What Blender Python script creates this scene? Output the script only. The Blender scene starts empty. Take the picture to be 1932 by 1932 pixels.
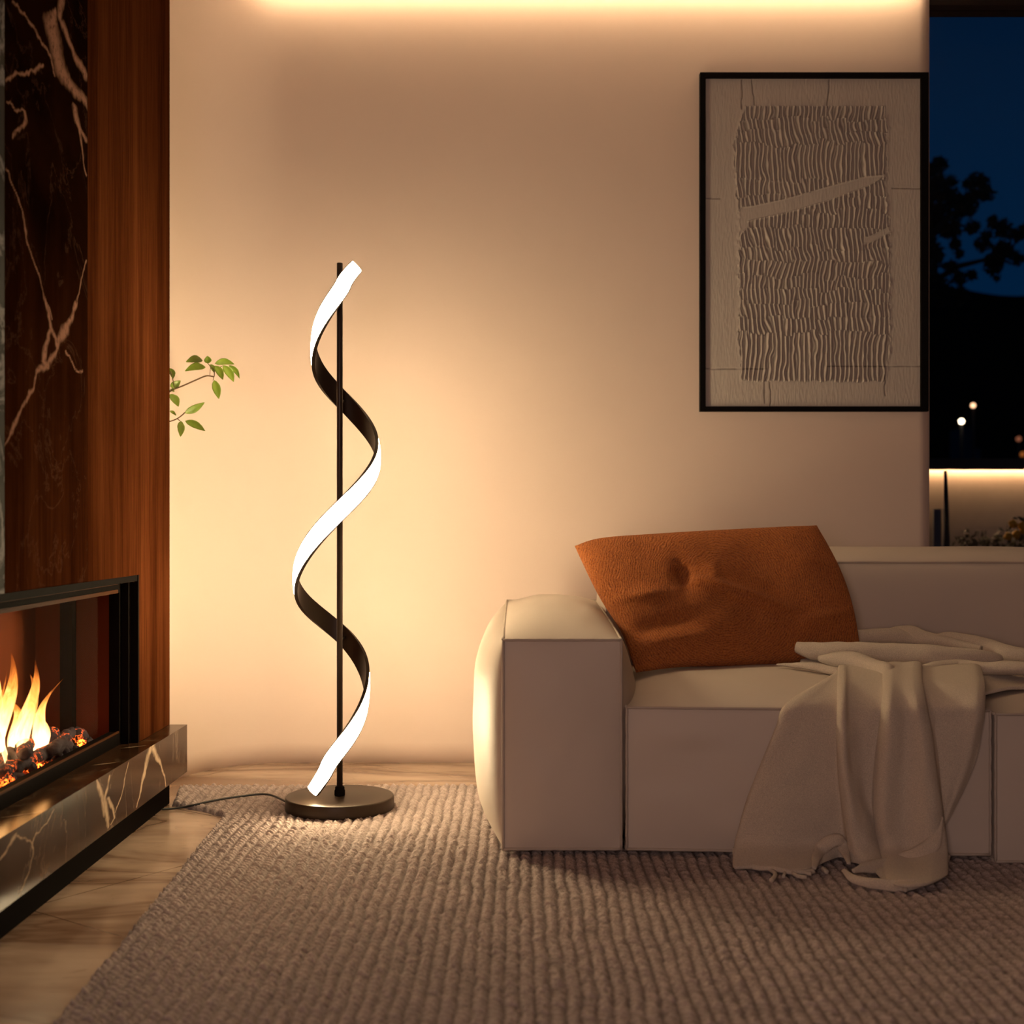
import bpy, bmesh, math, random
import numpy as np
from mathutils import Vector, Matrix, noise
random.seed(7)
rng = np.random.default_rng(7)
PI = math.pi
sc = bpy.context.scene
COL = sc.collection

# ---------------------------------------------------------------- camera, world, lights, exposure
F, CX, CY, H = 2457.0, 980.0, 985.0, 0.90
cam_d = bpy.data.cameras.new('camera'); cam = bpy.data.objects.new('camera', cam_d); COL.objects.link(cam)
cam.location = (0, 0, H); cam.rotation_euler = (PI/2, 0, 0)
cam_d.sensor_width = 36; cam_d.lens = 36*F/1932
cam_d.shift_x = -(CX-966)/1932; cam_d.shift_y = (CY-966)/1932
cam_d.clip_start = 0.05; cam_d.clip_end = 500
cam_d.dof.use_dof = True; cam_d.dof.focus_distance = 3.9; cam_d.dof.aperture_fstop = 3.0
sc.camera = cam
sc.view_settings.view_transform = 'Standard'; sc.view_settings.look = 'None'
sc.view_settings.gamma = 1; sc.view_settings.use_curve_mapping = False
sc.view_settings.exposure = 0.0
sc.cycles.max_bounces = 8; sc.cycles.diffuse_bounces = 4; sc.cycles.glossy_bounces = 4
sc.cycles.transparent_max_bounces = 24; sc.cycles.caustics_reflective = False; sc.cycles.caustics_refractive = False
sc.cycles.sample_clamp_indirect = 4

w = bpy.data.worlds.new('night_sky'); sc.world = w; w.use_nodes = True
nt = w.node_tree; bg = nt.nodes['Background']
tc = nt.nodes.new('ShaderNodeTexCoord'); sp = nt.nodes.new('ShaderNodeSeparateXYZ'); cr = nt.nodes.new('ShaderNodeValToRGB')
nt.links.new(tc.outputs['Generated'], sp.inputs[0]); nt.links.new(sp.outputs['Z'], cr.inputs[0]); nt.links.new(cr.outputs[0], bg.inputs[0])
e = cr.color_ramp.elements
e[0].position = 0.0; e[0].color = (0.0002, 0.014, 0.048, 1)
e[1].position = 0.42; e[1].color = (0.0010, 0.0062, 0.020, 1)
m_ = e.new(0.2); m_.color = (0.0004, 0.0105, 0.035, 1)
bg.inputs[1].default_value = 1.0

LED_COL, LED_POW = (1.0, 0.78, 0.45), 165.0
COVE_COL, COVE_POW = (1.0, 0.71, 0.40), 92.0
def area(name, loc, target, sx, sy, power, col):
    d = bpy.data.lights.new(name, 'AREA'); d.shape = 'RECTANGLE'; d.size = sx; d.size_y = sy; d.energy = power; d.color = col
    o = bpy.data.objects.new(name, d); COL.objects.link(o); o.location = loc
    o.rotation_euler = (Vector(target)-Vector(loc)).to_track_quat('-Z', 'Y').to_euler(); return o
area('fill_light', (-0.7, -1.4, 1.15), (1.0, 3.6, 0.70), 1.2, 0.9, 46, (1.0, 0.71, 0.62))  # unseen fill added behind the camera to brighten the sofa front

# ---------------------------------------------------------------- helpers
def at(px, py, Y): return Vector(((px-CX)*Y/F, Y, H-(py-CY)*Y/F))
def atz(px, py, z):
    Y = (H-z)*F/(py-CY); return Vector(((px-CX)*Y/F, Y, z))
def link(o, parent=None):
    COL.objects.link(o)
    if parent is not None: o.parent = parent
    return o
def mesh_obj(name, verts, faces, mat, parent=None, smooth=True):
    me = bpy.data.meshes.new(name); me.from_pydata([tuple(v) for v in verts], [], faces); me.update()
    if smooth: me.polygons.foreach_set('use_smooth', [True]*len(me.polygons))
    me.materials.append(mat)
    return link(bpy.data.objects.new(name, me), parent)
def bm_obj(name, bm, mat, parent=None, smooth=False):
    me = bpy.data.meshes.new(name); bm.to_mesh(me); bm.free()
    if smooth: me.polygons.foreach_set('use_smooth', [True]*len(me.polygons))
    me.materials.append(mat)
    return link(bpy.data.objects.new(name, me), parent)
def grid_obj(name, P, mat, parent=None, attr=None, keep=None):
    """P: (ny,nx,3) array of points"""
    ny, nx = P.shape[:2]
    idx = np.arange(ny*nx).reshape(ny, nx)
    q = np.stack([idx[:-1, :-1], idx[:-1, 1:], idx[1:, 1:], idx[1:, :-1]], -1).reshape(-1, 4)
    if keep is not None: q = q[keep.reshape(-1)]
    used = np.unique(q); remap = -np.ones(ny*nx, int); remap[used] = np.arange(len(used)); q = remap[q]
    V = P.reshape(-1, 3)[used]
    me = bpy.data.meshes.new(name)
    me.vertices.add(len(V)); me.vertices.foreach_set('co', V.astype(np.float32).reshape(-1))
    me.loops.add(q.size); me.loops.foreach_set('vertex_index', q.astype(np.int32).reshape(-1))
    me.polygons.add(len(q)); me.polygons.foreach_set('loop_start', (np.arange(len(q))*4).astype(np.int32))
    me.polygons.foreach_set('loop_total', np.full(len(q), 4, np.int32))
    me.polygons.foreach_set('use_smooth', np.ones(len(q), bool))
    me.update(calc_edges=True)
    if attr is not None:
        for k, a in attr.items():
            at_ = me.attributes.new(k, 'FLOAT', 'POINT'); at_.data.foreach_set('value', a.reshape(-1)[used].astype(np.float32))
    me.materials.append(mat)
    return link(bpy.data.objects.new(name, me), parent)
def add_box(bm, x0, x1, y0, y1, z0, z1, bev=0.0):
    r = bmesh.ops.create_cube(bm, size=1.0)
    vs = r['verts']
    for v in vs:
        v.co = Vector(((x0+x1)/2+v.co.x*(x1-x0), (y0+y1)/2+v.co.y*(y1-y0), (z0+z1)/2+v.co.z*(z1-z0)))
    if bev > 0:
        es = list({ed for v in vs for ed in v.link_edges})
        bmesh.ops.bevel(bm, geom=es, offset=bev, segments=2, affect='EDGES', profile=0.5)
def box(name, x0, x1, y0, y1, z0, z1, mat, parent=None, bev=0.0):
    bm = bmesh.new(); add_box(bm, x0, x1, y0, y1, z0, z1, bev); return bm_obj(name, bm, mat, parent)
def tube_geo(pts, rad, seg=8, flat=1.0, up=None, caps=True):
    """verts, faces of a tube along pts, rad float or list"""
    pts = [Vector(p) for p in pts]; n = len(pts)
    if not hasattr(rad, '__len__'): rad = [rad]*n
    V, Fc = [], []; prev = None
    for i, p in enumerate(pts):
        t = (pts[min(i+1, n-1)]-pts[max(i-1, 0)]).normalized()
        if up is not None: b = t.cross(up).normalized(); a = b.cross(t).normalized()
        else:
            if prev is None: prev = Vector((0, 0, 1)) if abs(t.z) < .9 else Vector((1, 0, 0))
            a = (prev-t*prev.dot(t)).normalized(); prev = a; b = t.cross(a)
        for k in range(seg):
            th = 2*PI*k/seg; V.append(p+a*math.sin(th)*rad[i]*flat+b*math.cos(th)*rad[i])
    for i in range(n-1):
        for k in range(seg):
            Fc.append((i*seg+k, i*seg+(k+1) % seg, (i+1)*seg+(k+1) % seg, (i+1)*seg+k))
    if caps: Fc.append(tuple(range(seg))[::-1]); Fc.append(tuple(range((n-1)*seg, n*seg)))
    return V, Fc
def tube(name, pts, rad, mat, parent=None, seg=8, **k):
    V, Fc = tube_geo(pts, rad, seg, **k); return mesh_obj(name, V, Fc, mat, parent)
def multi(geos):
    V, Fc = [], []
    for v, f in geos:
        o = len(V); V += list(v); Fc += [tuple(i+o for i in q) for q in f]
    return V, Fc
def lathe(name, prof, cx, cy, mat, parent=None, seg=64):
    V, Fc = [], []
    for r, z in prof:
        for k in range(seg): V.append((cx+r*math.cos(2*PI*k/seg), cy+r*math.sin(2*PI*k/seg), z))
    for i in range(len(prof)-1):
        for k in range(seg): Fc.append((i*seg+k, i*seg+(k+1) % seg, (i+1)*seg+(k+1) % seg, (i+1)*seg+k))
    Fc.append(tuple(range(seg))[::-1]); Fc.append(tuple(range((len(prof)-1)*seg, len(prof)*seg)))
    o = mesh_obj(name, V, Fc, mat, parent)
    o.data.polygons[-1].use_smooth = False; o.data.polygons[-2].use_smooth = False
    return o
def crom(P, t):
    """Catmull-Rom through P (n,...) at parameters t in 0..n-1"""
    P = np.asarray(P, float); n = len(P); t = np.clip(np.asarray(t, float), 0, n-1-1e-9)
    i = t.astype(int); f = (t-i).reshape((-1,)+(1,)*(P.ndim-1))
    g = lambda k: P[np.clip(i+k, 0, n-1)]
    p0, p1, p2, p3 = g(-1), g(0), g(1), g(2)
    return .5*((2*p1)+(-p0+p2)*f+(2*p0-5*p1+4*p2-p3)*f*f+(-p0+3*p1-3*p2+p3)*f**3)
def smooth_path(pts, n): return [Vector(p) for p in crom(np.array([tuple(p) for p in pts]), np.linspace(0, len(pts)-1, n))]
def vnoise(x, y, seed=0):
    """smooth value noise on arrays, -1..1"""
    r = np.random.default_rng(seed).random((256, 256))*2-1
    xi = np.floor(x).astype(int); yi = np.floor(y).astype(int); fx = x-xi; fy = y-yi
    fx = fx*fx*(3-2*fx); fy = fy*fy*(3-2*fy); a = lambda i, j: r[(xi+i) % 256, (yi+j) % 256]
    return (a(0, 0)*(1-fx)+a(1, 0)*fx)*(1-fy)+(a(0, 1)*(1-fx)+a(1, 1)*fx)*fy
def tag(o, label=None, cat=None, group=None, kind=None):
    if label: o['label'] = label
    if cat: o['category'] = cat
    if group: o['group'] = group
    if kind: o['kind'] = kind
    return o
def empty(name, loc=(0, 0, 0)):
    o = bpy.data.objects.new(name, None); COL.objects.link(o); o.empty_display_size = .1
    o.location = loc; return o
def adopt(root):
    """children were built in world coordinates; keep them where they are"""
    bpy.context.view_layer.update()
    for c in root.children: c.matrix_parent_inverse = root.matrix_world.inverted()

# ---------------------------------------------------------------- materials
class Mat:
    def __init__(s, name):
        s.m = bpy.data.materials.new(name); s.m.use_nodes = True; s.t = s.m.node_tree
        s.b = s.t.nodes['Principled BSDF']; s.out = s.t.nodes['Material Output']
    def n(s, typ, **kw):
        nd = s.t.nodes.new('ShaderNode'+typ)
        for k, v in kw.items():
            if k.startswith('i_'): nd.inputs[k[2:].replace('_', ' ')].default_value = v
            else: setattr(nd, k, v)
        return nd
    def l(s, a, b): s.t.links.new(a, b)
    def coord(s, scale=(1, 1, 1), rot=(0, 0, 0)):
        c = s.n('TexCoord'); mp = s.n('Mapping'); s.l(c.outputs['Object'], mp.inputs[0])
        mp.inputs['Scale'].default_value = scale; mp.inputs['Rotation'].default_value = rot; return mp.outputs[0]
    def noise(s, vec, scale, detail=4, rough=.5, dist=0):
        nd = s.n('TexNoise'); s.l(vec, nd.inputs['Vector']); nd.inputs['Scale'].default_value = scale
        nd.inputs['Detail'].default_value = detail; nd.inputs['Roughness'].default_value = rough; nd.inputs['Distortion'].default_value = dist
        return nd.outputs['Fac']
    def ramp(s, fac, stops):
        r = s.n('ValToRGB'); s.l(fac, r.inputs[0]); el = r.color_ramp.elements
        while len(el) < len(stops): el.new(.5)
        for i, (p, c) in enumerate(stops):
            el[i].position = p; el[i].color = (c, c, c, 1) if not hasattr(c, '__len__') else (*c, 1)
        return r.outputs[0]
    def mix(s, fac, a, b, typ='MIX'):
        x = s.n('Mix', data_type='RGBA', blend_type=typ)
        for sock, v in ((x.inputs[0], fac), (x.inputs[6], a), (x.inputs[7], b)):
            if hasattr(v, 'is_linked') or hasattr(v, 'links'): s.l(v, sock)
            else: sock.default_value = v if not hasattr(v, '__len__') else (*v, 1)
        return x.outputs[2]
    def math(s, op, a, b=None, c=None):
        x = s.n('Math', operation=op)
        for i, v in enumerate((a, b, c)):
            if v is None: continue
            if hasattr(v, 'links'): s.l(v, x.inputs[i])
            else: x.inputs[i].default_value = v
        return x.outputs[0]
    def bump(s, h, strength=.5, dist=.002, prev=None):
        b = s.n('Bump'); b.inputs['Strength'].default_value = strength; b.inputs['Distance'].default_value = dist
        s.l(h, b.inputs['Height'])
        if prev is not None: s.l(prev, b.inputs['Normal'])
        s.l(b.outputs[0], s.b.inputs['Normal']); return b.outputs[0]
    def set(s, col=None, rough=None, metal=None, spec=None, sheen=None, emit=None, estr=None, coat=None):
        I = s.b.inputs
        if col is not None:
            if hasattr(col, 'links'): s.l(col, I['Base Color'])
            else: I['Base Color'].default_value = (*col, 1)
        if rough is not None:
            if hasattr(rough, 'links'): s.l(rough, I['Roughness'])
            else: I['Roughness'].default_value = rough
        if metal is not None: I['Metallic'].default_value = metal
        if spec is not None: I['Specular IOR Level'].default_value = spec
        if sheen is not None: I['Sheen Weight'].default_value = sheen
        if coat is not None: I['Coat Weight'].default_value = coat
        if emit is not None: I['Emission Color'].default_value = (*emit, 1); I['Emission Strength'].default_value = estr
        return s

def simple(name, col, rough=.5, metal=0, bump=None, var=.12, scale=8, **k):
    m = Mat(name); v = m.coord()
    f = m.noise(v, scale, 5, .6)
    c = m.mix(f, tuple(x*(1-var) for x in col), tuple(min(1, x*(1+var)) for x in col))
    m.set(c, rough, metal, **k)
    if bump: m.bump(m.noise(v, bump[0], 4, .6), bump[1], bump[2])
    return m.m
def emitter(name, col, strength):
    m = Mat(name); m.set((0, 0, 0), .6, emit=col, estr=strength); return m.m

# wall plaster
m = Mat('plaster'); v = m.coord()
m.set(m.mix(m.noise(v, 1.3, 3), (.62, .49, .425), (.68, .54, .475)), .85, spec=.2)
m.bump(m.noise(v, 90, 4, .6), .12, .001); M_WALL = m.m
M_CEIL = simple('ceiling_paint', (.55, .47, .42), .9)
M_DARKROOM = simple('far_room_paint', (.13, .105, .09), .9)
M_BLACK = simple('black_metal', (.006, .0045, .004), .7, 0, spec=.008)
M_FRAME = simple('black_frame_wood', (.004, .003, .003), .6, var=.3, spec=.06)
M_BRONZE = simple('bronze_trim', (.05, .018, .007), .6, 0, spec=.02)
M_LAMP = simple('dark_bronze_metal', (.030, .018, .011), .42, .2, spec=.25, bump=(900, .05, .0003))
M_POLE = simple('black_pole_metal', (.045, .030, .022), .42, .3)
M_LED = emitter('led_diffuser', LED_COL, LED_POW)
M_COVE = emitter('cove_led', COVE_COL, COVE_POW)
M_CORD = simple('black_cord', (.01, .009, .008), .5)

# walnut
def walnut(mm):
    v = mm.coord((1, 1, .05))
    c = mm.noise(v, 11, 3, .5, .4); f = mm.noise(v, 90, 6, .65); b = mm.noise(mm.coord((1, 1, .012)), 5.5, 2)
    s = mm.math('MULTIPLY_ADD', f, .35, mm.math('MULTIPLY_ADD', c, .45, mm.math('MULTIPLY', b, .45)))
    return mm.ramp(s, [(.40, (.011, .0025, .0008)), (.53, (.026, .0066, .0020)), (.63, (.044, .0122, .0038)), (.78, (.078, .024, .0080))]), f
m = Mat('walnut_veneer'); c, f = walnut(m); m.set(c, .6, spec=0); m.bump(f, .10, .0006); M_WALNUT = m.m
# polished panel: dark veined stone at the top fading into walnut figure at its foot
m = Mat('dark_veined_panel'); wc, f = walnut(m); v = m.coord()
sx = m.n('SeparateXYZ'); m.l(v, sx.inputs[0])
wob = m.math('MULTIPLY_ADD', m.noise(m.coord((1, 3, .5)), 3, 4), .5, sx.outputs['Z'])
fade = m.math('MULTIPLY', m.ramp(m.math('MULTIPLY', wob, .5), [(.45, 1.0), (.92, 0.0)]), .85)
base = m.ramp(m.noise(v, 3.2, 7, .6, .8), [(.35, (.0028, .0008, .0004)), (.7, (.010, .0032, .0013))])
at_ = m.n('Attribute', attribute_name='vein')
n2 = m.noise(v, 60, 5, .7)
vein = m.math('MULTIPLY', at_.outputs['Fac'], m.ramp(n2, [(.3, .25), (.5, 1.0)]))
thin = m.noise(v, 2.6, 7, .62, 1.2)
thinv = m.ramp(m.math('ABSOLUTE', m.math('SUBTRACT', thin, .5)), [(0, .10), (.012, 0.0)])
vein = m.math('MAXIMUM', vein, thinv)
m.set(m.mix(vein, m.mix(fade, base, wc), (.20, .105, .075)), .6, spec=0); M_PANEL = m.m
# grey marble strip nearest the camera
m = Mat('grey_black_marble'); v = m.coord()
t = m.noise(v, 3, 7, .62, 1.4); vv = m.ramp(m.math('ABSOLUTE', m.math('SUBTRACT', t, .5)), [(0, .8), (.05, 0)])
m.set(m.mix(vv, (.012, .011, .012), (.16, .15, .16)), .6, spec=.02); M_GREY = m.m
# hearth marble with drawn veins
m = Mat('brown_hearth_marble'); v = m.coord((1, 1, .5))
base = m.ramp(m.noise(v, 6, 7, .65, .6), [(.3, (.010, .004, .0018)), (.55, (.034, .015, .0065)), (.8, (.070, .036, .018))])
at_ = m.n('Attribute', attribute_name='vein')
n2 = m.noise(m.coord((1, 1, .35)), 55, 5, .7)
vein = m.math('MULTIPLY', at_.outputs['Fac'], m.ramp(n2, [(.28, .3), (.5, 1.0)]))
thin = m.noise(v, 3.4, 7, .6, 1.0); thinv = m.ramp(m.math('ABSOLUTE', m.math('SUBTRACT', thin, .5)), [(0, .22), (.010, 0.0)])
m.set(m.mix(m.math('MAXIMUM', vein, thinv), base, (.42, .30, .20)), .19, spec=.17); m.b.inputs['Specular Tint'].default_value = (1, .74, .55, 1); M_HEARTH = m.m
# floor marble
m = Mat('cream_marble_floor'); v = m.coord((1.0, 2.6, 1), (0, 0, .5))
n1 = m.noise(v, 1.0, 5, .52, .6); a = m.math('ABSOLUTE', m.math('SUBTRACT', n1, .5))
v1 = m.ramp(a, [(0, .80), (.02, .45), (.06, .18), (.16, 0)])
n3 = m.noise(v, 1.7, 4, .55, 1.0); v2 = m.ramp(m.math('ABSOLUTE', m.math('SUBTRACT', n3, .47)), [(0, .35), (.008, 0)])
cloud = m.ramp(m.noise(v, .9, 4, .6), [(.40, (.27, .175, .12)), (.58, (.52, .385, .29))])
col = m.mix(m.math('MAXIMUM', v1, v2), cloud, (.12, .060, .034))
br = m.n('TexBrick', offset=0.0); m.l(m.coord((1, 1, 1), (0, 0, .62)), br.inputs[0])
br.inputs['Scale'].default_value = 1; br.inputs['Mortar Size'].default_value = .0018; br.inputs['Brick Width'].default_value = .9; br.inputs['Row Height'].default_value = .9
br.inputs['Color1'].default_value = br.inputs['Color2'].default_value = (1, 1, 1, 1); br.inputs['Mortar'].default_value = (.45, .36, .3, 1)
m.set(m.mix(1.0, col, br.outputs['Color'], 'MULTIPLY'), .14, spec=.5); M_FLOOR = m.m
# rug
m = Mat('woven_wool'); v = m.coord()
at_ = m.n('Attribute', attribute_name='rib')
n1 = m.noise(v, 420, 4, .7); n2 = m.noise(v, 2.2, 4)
c = m.ramp(at_.outputs['Fac'], [(0, (.09, .064, .058)), (.45, (.275, .208, .190)), (1, (.46, .357, .328))])  # groove shade painted in: colour darkens where the ribs dip
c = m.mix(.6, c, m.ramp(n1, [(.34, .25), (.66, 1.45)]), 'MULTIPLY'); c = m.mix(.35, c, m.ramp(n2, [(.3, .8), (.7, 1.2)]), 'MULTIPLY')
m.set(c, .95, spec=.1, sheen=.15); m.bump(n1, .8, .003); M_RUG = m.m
# sofa
m = Mat('taupe_leather'); v = m.coord()
n1 = m.noise(v, 700, 3, .6); n2 = m.noise(v, 3, 4)
m.set(m.mix(n2, (.51, .43, .37), (.56, .475, .41)), .52, spec=.3)
nb = m.bump(n1, .12, .0008); m.bump(m.noise(v, 9, 3), .25, .006, nb); M_SOFA = m.m
M_PIPE = simple('taupe_piping', (.42, .345, .29), .55)
# blanket
m = Mat('oatmeal_wool'); v = m.coord()
n1 = m.noise(v, 520, 4, .75); n2 = m.noise(v, 150, 3, .6)
m.set(m.mix(m.ramp(n1, [(.36, 0.0), (.64, 1.0)]), (.50, .405, .32), (.80, .67, .545)), .95, spec=.1, sheen=.3)
nb = m.bump(n1, .8, .004); m.bump(n2, .3, .003, nb); M_WOOL = m.m
# pillow
m = Mat('rust_boucle'); v = m.coord()
wv = m.n('TexWave', wave_type='RINGS', rings_direction='Y'); mp = m.n('Mapping'); tcn = m.n('TexCoord'); m.l(tcn.outputs['Object'], mp.inputs[0])
mp.inputs['Location'].default_value = (-.62, 0, -.70); m.l(mp.outputs[0], wv.inputs[0])
wv.inputs['Scale'].default_value = 42; wv.inputs['Distortion'].default_value = 14; wv.inputs['Detail'].default_value = 4; wv.inputs['Detail Scale'].default_value = .5
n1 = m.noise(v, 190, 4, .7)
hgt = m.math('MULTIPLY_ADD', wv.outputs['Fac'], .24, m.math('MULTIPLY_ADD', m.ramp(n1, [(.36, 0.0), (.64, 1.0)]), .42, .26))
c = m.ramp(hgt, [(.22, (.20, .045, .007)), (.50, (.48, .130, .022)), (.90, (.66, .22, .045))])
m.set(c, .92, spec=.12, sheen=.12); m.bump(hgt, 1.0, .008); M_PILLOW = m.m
# picture
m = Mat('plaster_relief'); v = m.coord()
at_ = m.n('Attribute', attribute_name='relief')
c = m.ramp(at_.outputs['Fac'], [(0, (.13, .105, .095)), (.42, (.44, .39, .36)), (.55, (.49, .435, .40)), (1, (.54, .485, .45))])  # relief shading painted in: hollows and cracks darker, ridges lighter
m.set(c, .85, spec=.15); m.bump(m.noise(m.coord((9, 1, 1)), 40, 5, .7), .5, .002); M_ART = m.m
# plants
m = Mat('green_leaf'); v = m.coord(); m.set(m.mix(m.noise(v, 30, 3), (.075, .13, .010), (.17, .22, .02)), .45, spec=.4)
m.b.inputs['Subsurface Weight'].default_value = 0; M_LEAF = m.m
M_STEM = simple('brown_twig', (.10, .055, .02), .7)
M_VASE = simple('dark_ceramic', (.05, .035, .028), .4)
M_TREE = simple('night_foliage', (.010, .012, .008), .9)
M_BARK = simple('dark_bark', (.012, .010, .008), .9)
M_HILL = simple('dark_hillside', (.004, .005, .006), 1.0, spec=0)
M_TERR = simple('dark_terrace_stone', (.03, .026, .024), .8)
M_GWALL = simple('rendered_garden_wall', (.32, .26, .22), .85, bump=(30, .3, .004))
M_CAP = simple('dark_coping', (.012, .010, .009), .6)
M_WIN = simple('dark_window_frame', (.012, .005, .004), .5)
M_GREYPOST = simple('grey_steel', (.10, .11, .13), .5)
M_YEL = simple('yellow_flower', (.45, .22, .01), .7)
M_SHRUB = simple('dark_shrub', (.025, .024, .008), .8)
def glass(name, refl, tint=1.0):
    m = Mat(name); tr = m.n('BsdfTransparent'); gl = m.n('BsdfGlossy'); mx = m.n('MixShader'); fr = m.n('Fresnel')
    tr.inputs[0].default_value = (tint, tint, tint, 1); gl.inputs['Roughness'].default_value = .01; fr.inputs[0].default_value = refl
    ge = m.n('NewGeometry'); m.l(m.math('MULTIPLY', fr.outputs[0], m.math('SUBTRACT', 1.0, ge.outputs['Backfacing'])), mx.inputs[0]); m.l(tr.outputs[0], mx.inputs[1]); m.l(gl.outputs[0], mx.inputs[2]); m.l(mx.outputs[0], m.out.inputs[0]); return m.m
M_GLASS = glass('window_glass', 1.25)
M_FGLASS = glass('fire_glass', 1.05)

# ---------------------------------------------------------------- setting
XP = -1.12      # plane of the chimney breast
YW = 4.87       # plane of the back wall
def S(o, label=None): tag(o, label, kind='structure'); return o
S(box('floor', -2.4, 3.6, -2.2, 5.12, -.12, 0, M_FLOOR), 'polished cream marble floor with brown veins')
# back wall with a rounded inner corner at its left end
pr_ = [(-1.23, 4.175+k*.039) for k in range(5)]
for k in range(40, -1, -1):
    th = PI/2*k/40; pr_.append((-.87-.36*math.sin(th), 4.37+.5*math.cos(th)))
pr_ += [(-.87+(1.533+.87)*k/60, YW) for k in range(1, 61)]
zs = np.linspace(0, 3.02, 40); G = np.zeros((len(zs), len(pr_), 3)); G[..., 2] = zs[:, None]; G[..., 0] = np.array(pr_)[:, 0]; G[..., 1] = np.array(pr_)[:, 1]
wb = grid_obj('wall_back', G, M_WALL); S(wb, 'plain beige plaster wall with rounded left corner')
md = wb.modifiers.new('s', 'SOLIDIFY'); md.thickness = .18; md.offset = -1
S(box('wall_right', 3.6, 3.75, -2.2, 5.12, 0, 3.02, M_DARKROOM)); S(box('wall_front', -2.4, 3.6, -2.35, -2.2, 0, 3.02, M_DARKROOM))
bm = bmesh.new(); add_box(bm, -2.4, 3.6, -2.2, 4.70, 2.88, 2.96); add_box(bm, -2.4, 3.6, 4.62, 5.12, 3.02, 3.10); add_box(bm, -2.4, 3.6, 4.62, 4.66, 2.96, 3.02); add_box(bm, -1.0, 1.533, 4.812, 4.872, 2.945, 2.953)
S(bm_obj('ceiling', bm, M_CEIL))
box('cove_light', -.98, 1.50, 4.822, 4.834, 2.936, 2.9445, M_COVE).name = 'cove_light'
tag(bpy.data.objects['cove_light'], 'warm light strip hidden in the ceiling slot above the beige wall', 'light strip')

# chimney breast: core + panels, opening for the fireplace insert
YE, YS1, YS2, YN = 4.17, 3.376, 2.83, -2.2
OZ0, OZ1, OY1 = .252, .745, 3.833
bm = bmesh.new()
add_box(bm, -1.75, XP-.02, YN, YE-.001, OZ1, 3.0); add_box(bm, -1.75, XP-.02, OY1, YE-.001, OZ0+.001, OZ1)
add_box(bm, -1.75, -1.405, YN, YE-.001, 0, OZ0+.001); add_box(bm, -1.75, -1.5, YN, OY1, OZ0, OZ1)
wl = S(bm_obj('wall_left', bm, M_BLACK), 'chimney breast clad in walnut and dark veined stone')
bm = bmesh.new(); add_box(bm, XP-.02, XP, YS1+.0025, YE, OZ1, 3.0); add_box(bm, XP-.02, XP, OY1, YE, .2525, OZ1-.0)
bm_obj('walnut_panel', bm, M_WALNUT, wl)['kind'] = 'structure'
VS = 2.8   # veins stretch along the wall
def vein_field(U, W, polylines):
    U = U/VS; polylines = [[(a/VS, b, r) for a, b, r in pl] for pl in polylines]
    out = np.zeros(U.shape)
    for pl in polylines:
        for (a, b, ra), (c, d, rb) in zip(pl[:-1], pl[1:]):
            dx, dy = c-a, d-b; L = dx*dx+dy*dy+1e-12
            t = np.clip(((U-a)*dx+(W-b)*dy)/L, 0, 1); r = ra+(rb-ra)*t
            dist = np.hypot(U-a-t*dx, W-b-t*dy); out = np.maximum(out, np.clip(1.35-dist/np.maximum(r, 1e-4), 0, 1))
    return out
def plane_pl(X, pls):
    r = []
    for pl in pls:
        q = []
        for px, py, hw in pl:
            d = abs(X)*F/(CX-px); q.append((d, H-(py-CY)*d/F, hw*d/F))
        r.append(q)
    return r
PV = [[(25,0,2),(47,28,3),(62,53,4),(81,84,3),(93,102,3),(102,137,2)], [(102,22,4),(97,47,13),(106,93,12),(116,134,15),(134,161,12),(155,186,9),(162,199,7)],
 [(118,-60,4),(115,0,5),(112,28,5),(124,62,6),(140,102,8),(162,137,9)], [(12,150,2.5),(31,140,2.5),(62,137,3),(81,121,2)],
 [(140,199,5),(146,230,5),(162,265,4)], [(150,240,2),(162,330,1)], [(15,199,1.5),(47,214,2.5),(50,230,3),(28,245,2),(23,264,1.5)],
 [(9,317,1.2),(31,366,1.4),(43,400,1),(53,460,1),(71,515,1.1),(87,568,1.2),(97,597,1.5)], [(84,560,1.5),(96,616,2.5),(106,638,3),(105,652,2.5)],
 [(147,560,2),(134,605,3.5),(123,624,6.5),(109,644,5),(106,658,3),(92,686,4.5),(78,694,5),(66,711,2.5),(60,739,2),(42,772,1.8),(29,798,3.5),(20,823,2),(10,840,1)],
 [(96,621,3),(84,655,3.5),(81,680,4),(90,690,5)], [(126,666,2),(140,694,1.5),(157,700,1.5)], [(162,494,1),(150,543,1),(137,599,1.2)]]
Y_, Z_ = np.meshgrid(np.linspace(YS2+.002, YS1, 170), np.linspace(OZ1, 3.0, 560))
wU = Y_+.008*vnoise(Y_*28, Z_*28, 1)+.004*vnoise(Y_*75, Z_*75, 2); wZ = Z_+.008*vnoise(Y_*28, Z_*28, 3)+.004*vnoise(Y_*75, Z_*75, 4)
vf = vein_field(wU, wZ, plane_pl(XP, PV))
p = grid_obj('stone_panel', np.stack([np.full(Y_.shape, XP), Y_, Z_], -1), M_PANEL, wl, {'vein': vf}); p['kind'] = 'structure'
md = p.modifiers.new('s', 'SOLIDIFY'); md.thickness = .018
q = box('grey_marble_panel', XP-.02, XP+.001, YN, YS2, OZ1, 3.0, M_GREY, wl); q['kind'] = 'structure'

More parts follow.
